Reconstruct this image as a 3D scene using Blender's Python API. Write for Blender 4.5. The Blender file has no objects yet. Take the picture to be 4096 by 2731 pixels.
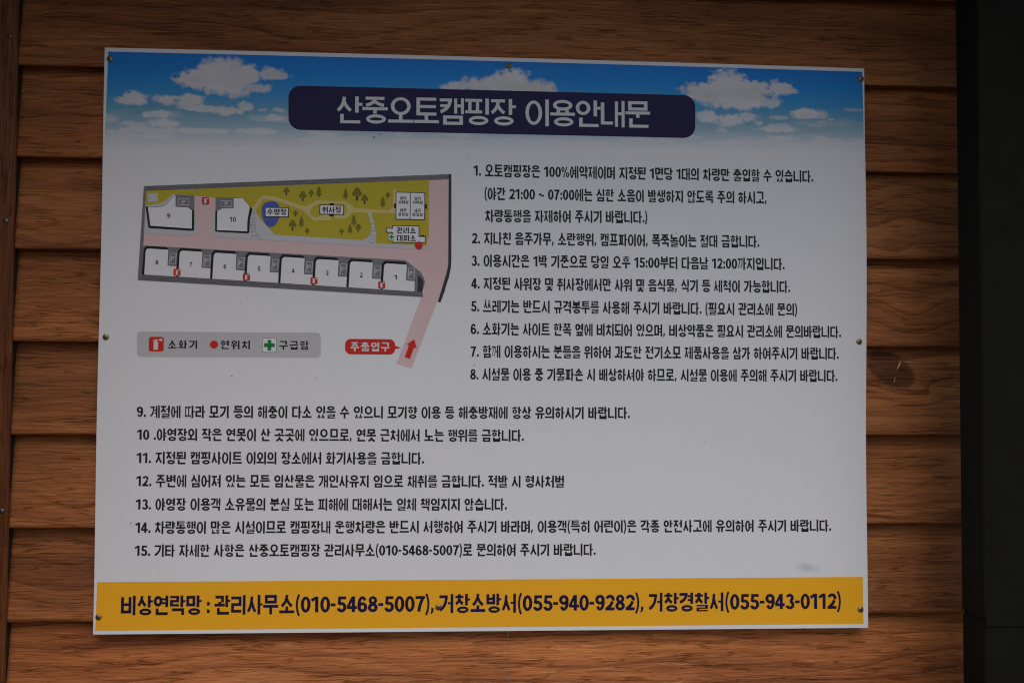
import bpy, bmesh, math, random
import numpy as np
from mathutils import Matrix, Vector

R = math.radians
sc = bpy.context.scene
COL = sc.collection
Z0 = 1.5                     # height of the notice board's centre above the ground

# ------------------------------------------------------------------ camera, sky, sun, exposure
CAM_LOC = [-0.07749, -1.65826, -0.05736]
CAM_ROT = [[0.997769, -0.0068, -0.066409], [-0.066608, -0.034938, -0.997167], [0.004461, 0.999366, -0.035313]]
cam_data = bpy.data.cameras.new("camera")
cam_data.sensor_width = 36.0
cam_data.lens = 36.8795
cam_data.clip_start = 0.05
cam_data.clip_end = 300.0
cam_data.dof.use_dof = True
cam_data.dof.focus_distance = 1.639
cam_data.dof.aperture_fstop = 2.4
cam = bpy.data.objects.new("camera", cam_data)
COL.objects.link(cam)
cam.matrix_world = Matrix.Translation(Vector((CAM_LOC[0], CAM_LOC[1], CAM_LOC[2] + Z0))) @ Matrix(CAM_ROT).to_4x4()
sc.camera = cam

SUN_EL, SUN_AZ = R(52), R(4)          # azimuth measured from straight out of the wall
world = bpy.data.worlds.new("World")
sc.world = world
world.use_nodes = True
wn = world.node_tree
sky = wn.nodes.new("ShaderNodeTexSky")
sky.sky_type = 'NISHITA'
sky.sun_disc = False
sky.sun_elevation = SUN_EL
sky.sun_rotation = R(180) - SUN_AZ
sky.air_density = 1.0
sky.dust_density = 2.2
sky.ozone_density = 0.6
wn.links.new(sky.outputs[0], wn.nodes["Background"].inputs[0])
wn.nodes["Background"].inputs[1].default_value = 0.1

sun_data = bpy.data.lights.new("sun", 'SUN')
sun_data.energy = 1.5
sun_data.angle = R(50)
sun_data.color = (1.0, 0.95, 0.90)
sun = bpy.data.objects.new("sun", sun_data)
COL.objects.link(sun)
sun_dir = Vector((math.sin(SUN_AZ) * math.cos(SUN_EL), -math.cos(SUN_AZ) * math.cos(SUN_EL), math.sin(SUN_EL)))
sun.rotation_euler = sun_dir.to_track_quat('Z', 'Y').to_euler()
sun.location = (0.5, -4, 5)

sc.cycles.filter_width = 1.15
sc.view_settings.view_transform = 'Standard'
sc.view_settings.look = 'None'
sc.view_settings.exposure = -0.1
sc.view_settings.gamma = 1.0
sc.view_settings.use_curve_mapping = False

# ------------------------------------------------------------------ measured layout (0.1 mm on the board, from its centre)
D_TEXT = [('산중오토캠핑장 이용안내문', 'title', (-2447, 3586), (2483, 3626), 421), ('1. 오토캠핑장은 100%예약제이며 지정된 1면당 1대의 차량만 출입할 수 있습니다.', 'rule', (-314, 2679), (5135, 2696), 198), ('(야간 21:00 ~ 07:00에는 심한 소음이 발생하지 않도록 주의 하시고,', 'rule', (-133, 2318), (4373, 2338), 198), ('차량통행을 자제하여 주시기 바랍니다.)', 'rule', (-123, 1968), (2446, 1993), 197), ('2. 지나친 음주가무, 소란행위, 캠프파이어, 폭죽놀이는 절대 금합니다.', 'rule', (-325, 1615), (4251, 1633), 197), ('3. 이용시간은 1박 기준으로 당일 오후 15:00부터 다음날 12:00까지입니다.', 'rule', (-329, 1263), (4662, 1280), 197), ('4. 지정된 샤워장 및 취사장에서만 샤워 및 음식물, 식기 등 세척이 가능합니다.', 'rule', (-333, 907), (4753, 919), 196), ('5. 쓰레기는 반드시 규격봉투를 사용해 주시기 바랍니다. (필요시 관리소에 문의)', 'rule', (-330, 552), (4866, 558), 197), ('6. 소화기는 사이트 한쪽 옆에 비치되어 있으며, 비상약품은 필요시 관리소에 문의바랍니다.', 'rule', (-333, 198), (5582, 208), 196), ('7. 함께 이용하시는 분들을 위하여 과도한 전기소모 제품사용을 삼가 하여주시기 바랍니다.', 'rule', (-330, -155), (5545, -138), 196), ('8. 시설물 이용 중 기물파손 시 배상하셔야 하므로, 시설물 이용에 주의해 주시기 바랍니다.', 'rule', (-334, -509), (5523, -492), 195), ('9. 계절에 따라 모기 등의 해충이 다소 있을 수 있으니 모기향 이용 등 해충방재에 항상 유의하시기 바랍니다.', 'rule', (-5413, -1118), (2177, -1099), 191), ('10 .야영장외 작은 연못이 산 곳곳에 있으므로, 연못 근처에서 노는 행위를 금합니다.', 'rule', (-5406, -1465), (510, -1460), 191), ('11. 지정된 캠핑사이트 이외의 장소에서 화기사용을 금합니다.', 'rule', (-5406, -1819), (-1038, -1816), 190), ('12. 주변에 심어져 있는 모든 임산물은 개인사유지 임으로 채취를 금합니다. 적발 시 형사처벌', 'rule', (-5405, -2169), (1143, -2171), 190), ('13. 야영장 이용객 소유물의 분실 또는 피해에 대해서는 일체 책임지지 않습니다.', 'rule', (-5405, -2522), (252, -2526), 190), ('14. 차량통행이 많은 시설이므로 캠핑장내 운행차량은 반드시 서행하여 주시기 바라며, 이용객(특히 어린이)은 각종 안전사고에 유의하여 주시기 바랍니다.', 'rule', (-5405, -2874), (5415, -2866), 192), ('15. 기타 자세한 사항은 산중오토캠핑장 관리사무소(010-5468-5007)로 문의하여 주시기 바랍니다.', 'rule', (-5404, -3222), (1648, -3231), 190), ('비상연락망 : 관리사무소(010-5468-5007), 거창소방서(055-940-9282), 거창경찰서(055-943-0112)', 'contact', (-5588, -4044), (5566, -4050), 294)]
D_MAPTEXT = [('수영장', 'map', (-3492, 1971), (-3195, 1976), 93), ('취사장', 'map', (-2652, 2018), (-2355, 2023), 96), ('여자', 'map', (-1450, 2220), (-1349, 2222), 52), ('샤워실', 'map', (-1477, 2157), (-1323, 2160), 52), ('여자', 'map', (-1450, 2032), (-1349, 2034), 52), ('화장실', 'map', (-1478, 1966), (-1322, 1969), 52), ('남자', 'map', (-1227, 2222), (-1126, 2224), 52), ('샤워실', 'map', (-1256, 2159), (-1101, 2162), 52), ('남자', 'map', (-1226, 2032), (-1125, 2034), 52), ('화장실', 'map', (-1256, 1968), (-1099, 1970), 52), ('관리소', 'map', (-1502, 1716), (-1200, 1718), 94), ('대피소', 'map', (-1494, 1596), (-1198, 1597), 96)]
D_LEGTEXT = [('소화기', 'legend', (-4961, -89), (-4523, -87), 131), ('현위치', 'legend', (-4168, -87), (-3724, -85), 134), ('구급함', 'legend', (-3280, -86), (-2828, -84), 134)]
D_BUBTEXT = [('주출입구', 'bubble', (-2190, -99), (-1585, -97), 140)]
D_NUM = [('9', 'num', (-5008, 1885), (-4963, 1885), 66), ('10', 'num', (-4058, 1845), (-3965, 1846), 75), ('8', 'num', (-5169, 1166), (-5126, 1166), 69), ('7', 'num', (-4656, 1140), (-4613, 1141), 69), ('6', 'num', (-4140, 1115), (-4098, 1115), 70), ('5', 'num', (-3623, 1089), (-3580, 1090), 69), ('4', 'num', (-3104, 1063), (-3060, 1064), 69), ('3', 'num', (-2582, 1038), (-2539, 1038), 70), ('2', 'num', (-2058, 1012), (-2015, 1012), 70), ('1', 'num', (-1532, 986), (-1488, 986), 70)]
D_PEE = [('P', 'pee', (-4788, 2101), (-4740, 2101), 59), ('P', 'pee', (-4138, 2086), (-4089, 2086), 59), ('P', 'pee', (-4934, 1228), (-4884, 1228), 64), ('P', 'pee', (-4420, 1202), (-4370, 1203), 64), ('P', 'pee', (-3904, 1177), (-3853, 1178), 65), ('P', 'pee', (-3385, 1152), (-3335, 1152), 64), ('P', 'pee', (-2865, 1126), (-2814, 1127), 65), ('P', 'pee', (-2342, 1100), (-2291, 1101), 65), ('P', 'pee', (-1817, 1075), (-1766, 1075), 64), ('P', 'pee', (-1290, 1049), (-1238, 1049), 64)]
D_PBOX = [[(-4847,2148),(-4684,2151),(-4682,2058),(-4845,2055)],[(-4197,2130),(-4033,2133),(-4032,2046),(-4195,2043)],[(-4948,1308),(-4860,1304),(-4866,1144),(-4956,1149)],[(-4434,1283),(-4346,1279),(-4352,1119),(-4442,1124)],[(-3917,1258),(-3829,1254),(-3835,1093),(-3926,1099)],[(-3399,1232),(-3310,1229),(-3317,1068),(-3408,1073)],[(-2878,1207),(-2789,1203),(-2796,1042),(-2888,1047)],[(-2356,1182),(-2266,1178),(-2273,1016),(-2365,1021)],[(-1831,1156),(-1741,1152),(-1748,990),(-1840,995)],[(-1304,1130),(-1214,1126),(-1221,964),(-1313,969)]]
D_PITCH = [([(-5336,2022),(-5188,2021),(-5088,2030),(-5041,2048),(-4883,2218),(-4879,2030),(-4694,2029),(-4599,1965),(-4597,1670),(-4618,1658),(-5269,1689),(-5288,1707)],[(-5300,2016),(-5188,2015),(-5088,2024),(-5036,2044),(-4887,2210),(-4883,2025),(-4699,2022),(-4633,1975),(-4632,1692),(-5258,1727)]),([(-4009,2183),(-3860,2184),(-3750,2048),(-3715,2010),(-3753,1849),(-3759,1649),(-3781,1632),(-4260,1650),(-4279,1662),(-4281,1968),(-4175,2024),(-4006,2024)],[(-4005,2176),(-3866,2179),(-3756,2044),(-3791,1835),(-3791,1664),(-4251,1677),(-4251,1975),(-4170,2016),(-4002,2019)]),([(-5351,1372),(-5308,1416),(-5008,1403),(-4970,1361),(-4983,1121),(-4847,1114),(-4851,952),(-5372,975)],[(-5320,1328),(-5312,1356),(-5293,1372),(-5270,1376),(-4978,1361),(-4987,1117),(-4853,1110),(-4856,952),(-5334,976)]),([(-4838,1347),(-4795,1391),(-4494,1378),(-4456,1336),(-4469,1096),(-4332,1089),(-4337,926),(-4860,949)],[(-4807,1303),(-4799,1331),(-4781,1347),(-4757,1351),(-4464,1336),(-4473,1092),(-4339,1085),(-4342,926),(-4822,950)]),([(-4324,1322),(-4280,1366),(-3978,1353),(-3940,1311),(-3953,1070),(-3816,1063),(-3821,900),(-4346,924)],[(-4293,1278),(-4284,1306),(-4266,1322),(-4242,1326),(-3947,1311),(-3957,1066),(-3822,1059),(-3826,900),(-4308,924)]),([(-3807,1297),(-3763,1341),(-3460,1328),(-3421,1286),(-3435,1044),(-3297,1037),(-3303,874),(-3829,898)],[(-3776,1253),(-3767,1281),(-3749,1297),(-3725,1301),(-3429,1286),(-3439,1040),(-3304,1033),(-3308,874),(-3792,898)]),([(-3288,1272),(-3244,1316),(-2939,1303),(-2901,1261),(-2915,1018),(-2777,1011),(-2782,848),(-3311,872)],[(-3257,1227),(-3248,1256),(-3230,1271),(-3206,1276),(-2908,1261),(-2919,1015),(-2783,1007),(-2787,848),(-3273,872)]),([(-2767,1246),(-2723,1291),(-2417,1277),(-2378,1235),(-2393,993),(-2254,985),(-2259,822),(-2790,846)],[(-2736,1202),(-2727,1230),(-2708,1246),(-2684,1250),(-2386,1235),(-2397,989),(-2260,982),(-2264,821),(-2752,846)]),([(-2243,1221),(-2199,1266),(-1892,1252),(-1853,1210),(-1868,967),(-1728,959),(-1734,795),(-2268,819)],[(-2212,1176),(-2204,1205),(-2185,1221),(-2160,1225),(-1861,1210),(-1872,963),(-1735,955),(-1739,795),(-2229,820)]),([(-1718,1195),(-1674,1240),(-1365,1227),(-1326,1184),(-1341,940),(-1200,935),(-1207,769),(-1743,793)],[(-1687,1151),(-1678,1179),(-1659,1195),(-1635,1199),(-1334,1184),(-1345,937),(-1208,929),(-1212,769),(-1704,793)])]
D_POLY = {'road': [(-5333,2269),(-697,2539),(-691,1212),(-709,1095),(-753,938),(-790,798),(-1248,-428),(-1479,-358),(-1067,795),(-5374,968)],'brick_top': [(-5367,2337),(-698,2613),(-697,2531),(-5365,2260)],'brick_bottom': [(-5368,969),(-1090,761),(-1079,686),(-5431,892)],'wall_left': [(-5367,2337),(-5333,2337),(-5372,893),(-5431,892)],'wall_right': [(-698,2613),(-657,2617),(-645,1278),(-651,1148),(-682,991),(-726,861),(-738,799),(-808,606),(-849,617),(-793,798),(-753,938),(-709,1095),(-691,1212)],'lawn': [(-5330,2264),(-1008,2516),(-999,1649),(-1033,1484),(-1817,1511),(-2033,1557),(-3376,1619),(-3435,1687),(-3602,1864),(-3667,1979),(-3693,2011),(-3750,2048),(-3860,2182),(-4282,2180),(-4603,2204),(-4936,2223),(-4966,2187),(-5028,2121),(-5114,2075),(-5226,2051),(-5336,2039)],'pave_left': [(-5336,2039),(-5226,2051),(-5114,2075),(-5028,2121),(-4966,2187),(-4936,2223),(-4883,2216),(-4876,2022),(-4599,1969),(-4575,1905),(-4562,1809),(-4560,1681),(-4574,1616),(-4630,1581),(-5351,1610)],'pave_right': [(-4278,1972),(-4321,1877),(-4338,1787),(-4336,1685),(-4316,1595),(-4259,1564),(-3559,1537),(-1022,1421),(-1003,1649),(-1033,1484),(-1817,1511),(-2033,1557),(-3376,1619),(-3435,1687),(-3602,1864),(-3667,1979),(-3693,2011),(-3750,2048)],'pave_path': [(-1955,1984),(-1897,1985),(-1850,1830),(-1823,1701),(-1813,1623),(-1825,1532),(-1815,1509),(-2039,1556),(-1956,1588),(-1906,1654),(-1887,1706),(-1902,1829),(-1928,1919)],'cream': [(-3718,2021),(-3594,2200),(-3544,2226),(-3443,2222),(-3315,2192),(-2983,2082),(-2908,2070),(-2845,2104),(-2737,2160),(-2284,2159),(-2141,2052),(-1628,2025),(-1564,2075),(-1554,2342),(-1503,2376),(-1515,2291),(-1518,1981),(-2179,1990),(-2280,1887),(-2453,1882),(-2472,1923),(-2504,1922),(-2510,1883),(-2542,1854),(-2777,1850),(-2893,1954),(-2926,1992),(-2983,2017),(-3226,2103),(-3314,2127),(-3492,2163),(-3549,2162),(-3581,2135),(-3667,1982)],'lawn_island': [(-2692,2119),(-2787,2072),(-2837,1994),(-2817,1930),(-2752,1895),(-2689,1919),(-2664,1939),(-2306,1945),(-2263,2017),(-2289,2094),(-2334,2122)],'pool': [(-3581,1981),(-3567,2065),(-3523,2114),(-3467,2135),(-3410,2141),(-3352,2124),(-3311,2069),(-3296,1986),(-3305,1895),(-3329,1830),(-3360,1778),(-3397,1748),(-3442,1737),(-3486,1750),(-3525,1795),(-3564,1884)],'parking_left': [(-4883,2214),(-4603,2202),(-4599,1962),(-4694,2029),(-4879,2030)],'parking_mid': [(-4282,2180),(-4009,2179),(-4006,2022),(-4172,2021),(-4278,1968)],'parking_low': [(-5355,1422),(-1362,1254),(-1116,1070),(-1076,999),(-1050,921),(-1090,758),(-5368,968)],'wedge': [(-1164,1034),(-1115,992),(-1073,928),(-1092,760),(-1166,766)],'plot': [(-5305,2229),(-5157,2232),(-5155,2100),(-5302,2097)]}
D_BUILD = [([(-3529,2043),(-3161,2046),(-3162,1890),(-3526,1889)],[[(-3516,2031),(-3173,2033),(-3175,1903),(-3514,1902)]],[]),([(-2692,2097),(-2315,2098),(-2315,1944),(-2692,1943)],[[(-2679,2085),(-2327,2085),(-2328,1956),(-2679,1957)]],[[(-2539,2122),(-2472,2124),(-2472,2098),(-2538,2096)],[(-2539,1947),(-2473,1949),(-2472,1920),(-2539,1919)]]),([(-1518,2317),(-1061,2316),(-1062,1884),(-1517,1884)],[[(-1506,2305),(-1297,2305),(-1297,1897),(-1505,1896)],[(-1286,2306),(-1073,2304),(-1074,1895),(-1285,1896)]],[[(-1545,2134),(-1511,2135),(-1510,2064),(-1545,2064)],[(-1068,2135),(-1033,2136),(-1033,2065),(-1068,2065)]]),([(-1569,1794),(-1145,1795),(-1147,1630),(-1045,1629),(-1048,1526),(-1568,1525),(-1566,1678),(-1662,1680),(-1661,1751),(-1568,1749)],[[(-1558,1783),(-1156,1783),(-1159,1619),(-1057,1618),(-1058,1538),(-1558,1536),(-1555,1690),(-1651,1691),(-1650,1741),(-1556,1739)]],[[(-1130,1648),(-1063,1650),(-1063,1625),(-1130,1624)]])]
D_LINES = [[(-3747,1858),(-3690,1856)],[(-3746,1810),(-3683,1807)],[(-3743,1767),(-3676,1764)],[(-3732,1714),(-3663,1709)],[(-3719,1656),(-3649,1654)],[(-3718,1598),(-3629,1593)],[(-3673,1979),(-3691,1901),(-3680,1798),(-3656,1670),(-3623,1581),(-3578,1536)],[(-3746,1797),(-3739,1720),(-3714,1618),(-3736,1553)],[(-1922,1897),(-1870,1901)],[(-1898,1816),(-1850,1817)],[(-1888,1755),(-1837,1756)],[(-1881,1702),(-1827,1703)],[(-1886,1626),(-1829,1624)],[(-1899,1572),(-1841,1568)],[(-1911,1518),(-1847,1516)]]
D_ROUND = [(-3203,2297,131),(-2951,2227,158),(-2823,2272,114),(-2118,2275,201),(-1998,2194,153),(-1640,2265,98),(-3058,1955,97),(-3100,1772,161),(-2876,1685,97),(-2348,1684,97),(-2092,1748,124)]
D_FIR = [(-2705,2303,175),(-2294,2276,176),(-1719,2159,175),(-2967,1830,174),(-2162,1867,175),(-2218,1730,149)]
D_EXT = [(-4430,2126,108),(-4841,1017,107),(-3792,958,108),(-2761,915,108),(-1720,863,109)]
D_EXTLEG = (-5137,-87,225)
D_AID = [(-1575,1612,97),(-3428,-87,221)]
D_DOT = [(-1152,1488,122),(-4268,-85,124)]
D_LEGEND = [(-5433,105),(-2648,112),(-2643,-276),(-5423,-284)]
D_BUBBLE = [(-2274,23),(-1504,24),(-1501,-215),(-2271,-216)]
D_TAIL = [(-1511,-74),(-1409,-109),(-1511,-131)]
D_ARROW = [(-1209,28),(-1167,-111),(-1209,-101),(-1273,-279),(-1353,-253),(-1289,-70),(-1327,-56)]
D_PLATE = [(-3197,3947),(3213,3955),(3214,3269),(-3187,3257)]
D_BAND = [(-5950,-3692),(5928,-3675),(5932,-4412),(-5960,-4420)]
D_SKY = [(-5954,4413),(5959,4419),(5982,3094),(-5975,2883)]
D_SCREWS = [(-5926,4299),(229,4348),(5937,4301),(-5894,14),(5881,57),(-5916,-4215),(-793,-4101),(5887,-4186)]
D_SMUDGE = (5032,-3527)
D_CORN = [(-5995,4463),(6010,4477),(5992,-4471),(-5998,-4475)]
D_CLOUDS = [(1,-4253,4123,336,243),(1,-4543,4013,394,159),(1,-4218,4035,535,197),(1,-3887,4078,335,154),(1,-4116,3902,434,132),(0.9,-3487,4123,202,83),(0.8,-3373,4092,181,49),(0.8,-3677,3893,208,76),(0.5,-3549,4190,74,73),(1,3758,4113,354,251),(1,3447,3999,417,164),(1,3793,4022,566,203),(1,4148,4067,355,160),(1,3899,3884,460,136),(0.9,4574,4113,213,86),(0.8,4695,4080,192,51),(0.8,4367,3875,220,79),(0.5,4510,4182,78,76),(1,259,4057,346,248),(1,563,3961,408,163),(1,225,3966,552,201),(1,-119,3991,344,157),(1,123,3825,448,134),(0.9,-531,4015,206,84),(0.8,-647,3978,185,50),(0.8,-330,3792,213,77),(0.5,-470,4086,76,74),(0.95,-5550,3709,183,103),(0.9,-5575,3661,274,67),(0.9,-5056,3681,183,83),(0.95,-4709,3679,233,92),(0.85,-4925,3715,248,38),(0.9,-4493,3566,348,52),(0.95,-4177,3533,300,67),(0.8,-3856,3599,124,75),(0.8,-5177,3451,274,51),(0.9,-5135,3469,165,57),(0.85,-5132,3317,231,66),(0.6,-5552,3307,158,40),(0.75,-4535,3209,464,47),(0.7,-3706,3221,367,56),(0.6,-5292,3117,362,56),(0.85,-3387,3436,244,62),(0.5,-3596,3554,83,25),(0.6,-3329,3561,117,38),(0.9,3383,3619,212,86),(0.9,3789,3580,265,92),(0.8,4055,3628,177,80),(0.95,5059,3709,314,77),(0.9,5016,3739,143,70),(0.8,4538,3443,320,49),(0.6,4570,3485,196,51),(0.6,4570,3633,160,31),(0.6,4239,3541,78,33),(0.5,5277,3583,82,22),(0.5,5427,3626,53,20),(0.5,5122,3526,71,26),(0.4,5823,3791,162,31),(0.6,3807,3215,283,49),(0.6,4765,3205,249,47),(0.6,5337,3235,322,63),(0.5,3524,3209,282,36),(0.5,-910,3117,681,47),(0.5,1322,3139,520,51),(0.5,-5851,3161,131,37),(0.5,-2601,3120,471,51)]
D_PAR = {'roll': -0.00281,'H': 0.89501,'pitch': 0.14151,'off': 0.42073,'trim': -0.72799,'post': 0.75361}
D_SPK = [(-1875,3164),(-1767,3221),(-1862,3171),(-384,2915),(-843,3077),(334,1197),(-3611,-2885),(4959,-4462)]
D_TRIMZ = [0.4614, 0.1784, -0.2593]

# ------------------------------------------------------------------ helpers
def link(o, parent=None):
    COL.objects.link(o)
    if parent is not None:
        o.parent = parent
    return o

def empty(name, loc):
    o = bpy.data.objects.new(name, None)
    o.empty_display_size = 0.1
    o.location = loc
    return link(o)

def mesh_obj(name, verts, faces, mat, parent=None, smooth=False):
    me = bpy.data.meshes.new(name)
    me.from_pydata(verts, [], faces)
    if smooth:
        me.polygons.foreach_set("use_smooth", [True] * len(me.polygons))
    me.materials.append(mat)
    me.update()
    return link(bpy.data.objects.new(name, me), parent)

def bm_obj(name, bm, mat, parent=None, smooth=False):
    me = bpy.data.meshes.new(name)
    bm.to_mesh(me)
    bm.free()
    if smooth:
        me.polygons.foreach_set("use_smooth", [True] * len(me.polygons))
    me.materials.append(mat)
    return link(bpy.data.objects.new(name, me), parent)

def add_box(bm, lo, hi, bevel=0.0):
    g = bmesh.ops.create_cube(bm, size=1.0)
    vs = g['verts']
    for v in vs:
        for k in range(3):
            v.co[k] = lo[k] if v.co[k] < 0 else hi[k]
    if bevel:
        es = {e for v in vs for e in v.link_edges}
        bmesh.ops.bevel(bm, geom=list(es), offset=bevel, segments=2, affect='EDGES', profile=0.5)

def tag(o, label=None, cat=None, group=None, kind=None):
    if label: o["label"] = label
    if cat: o["category"] = cat
    if group: o["group"] = group
    if kind: o["kind"] = kind
    return o

def lattice(x, y, seed):
    """smooth value noise on numpy arrays, 0..1"""
    xi, yi = np.floor(x), np.floor(y)
    fx, fy = x - xi, y - yi
    fx = fx * fx * (3 - 2 * fx); fy = fy * fy * (3 - 2 * fy)
    def h(a, b):
        n = np.sin(a * 127.1 + b * 311.7 + seed * 74.7) * 43758.5453
        return n - np.floor(n)
    return (h(xi, yi) * (1 - fx) + h(xi + 1, yi) * fx) * (1 - fy) + (h(xi, yi + 1) * (1 - fx) + h(xi + 1, yi + 1) * fx) * fy

def fractal(x, y, seed, octaves=4):
    s, a, t = 0.0, 1.0, 0.0
    for k in range(octaves):
        s = s + a * lattice(x * 2 ** k, y * 2 ** k, seed + k * 3.3)
        t += a
        a *= 0.55
    return s / t

# ------------------------------------------------------------------ materials
def new_mat(name):
    m = bpy.data.materials.new(name)
    m.use_nodes = True
    nt = m.node_tree
    return m, nt, nt.nodes["Principled BSDF"]

def node(nt, kind, **kw):
    n = nt.nodes.new(kind)
    for k, v in kw.items():
        setattr(n, k, v)
    return n

def ramp(nt, src, stops):
    r = node(nt, "ShaderNodeValToRGB")
    e = r.color_ramp.elements
    while len(e) < len(stops):
        e.new(0.5)
    for i, (p, c) in enumerate(stops):
        e[i].position = p
        e[i].color = (c[0], c[1], c[2], 1.0)
    nt.links.new(src, r.inputs[0])
    return r.outputs[0]

def mixc(nt, fac, a, b, mode='MIX'):
    m = node(nt, "ShaderNodeMix", data_type='RGBA', blend_type=mode)
    for sock, v in ((m.inputs[0], fac), (m.inputs[6], a), (m.inputs[7], b)):
        if hasattr(v, "links"):
            nt.links.new(v, sock)
        elif isinstance(v, (int, float)):
            sock.default_value = v
        else:
            sock.default_value = (v[0], v[1], v[2], 1.0)
    return m.outputs[2]

def math_n(nt, op, a, b=None, clamp=False):
    m = node(nt, "ShaderNodeMath", operation=op, use_clamp=clamp)
    for i, v in enumerate((a, b)):
        if v is None:
            continue
        if hasattr(v, "links"):
            nt.links.new(v, m.inputs[i])
        else:
            m.inputs[i].default_value = v
    return m.outputs[0]

def noise(nt, vec, scale, detail=3.0, rough=0.55, scale_vec=None, distortion=0.0):
    if scale_vec is not None:
        mp = node(nt, "ShaderNodeVectorMath", operation='MULTIPLY')
        nt.links.new(vec, mp.inputs[0])
        mp.inputs[1].default_value = scale_vec
        vec = mp.outputs[0]
    n = node(nt, "ShaderNodeTexNoise")
    n.inputs["Scale"].default_value = scale
    n.inputs["Detail"].default_value = detail
    n.inputs["Roughness"].default_value = rough
    n.inputs["Distortion"].default_value = distortion
    nt.links.new(vec, n.inputs["Vector"])
    return n.outputs["Fac"]

def print_mat(name, col, rough=0.42, mottling=0.05):
    """ink on the laminated board: flat colour with a faint uneven film"""
    m, nt, b = new_mat(name)
    tc = node(nt, "ShaderNodeTexCoord")
    n1 = noise(nt, tc.outputs["Object"], 9.0, 4.0)
    n2 = noise(nt, tc.outputs["Object"], 260.0, 2.0)
    d = tuple(c * (1 - mottling) for c in col)
    c1 = mixc(nt, n1, col, d)
    c2 = mixc(nt, math_n(nt, 'MULTIPLY', n2, 0.35), c1, tuple(c * 0.93 for c in col))
    nt.links.new(c2, b.inputs["Base Color"])
    b.inputs["Roughness"].default_value = rough
    b.inputs["Specular IOR Level"].default_value = 0.16
    return m

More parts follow.
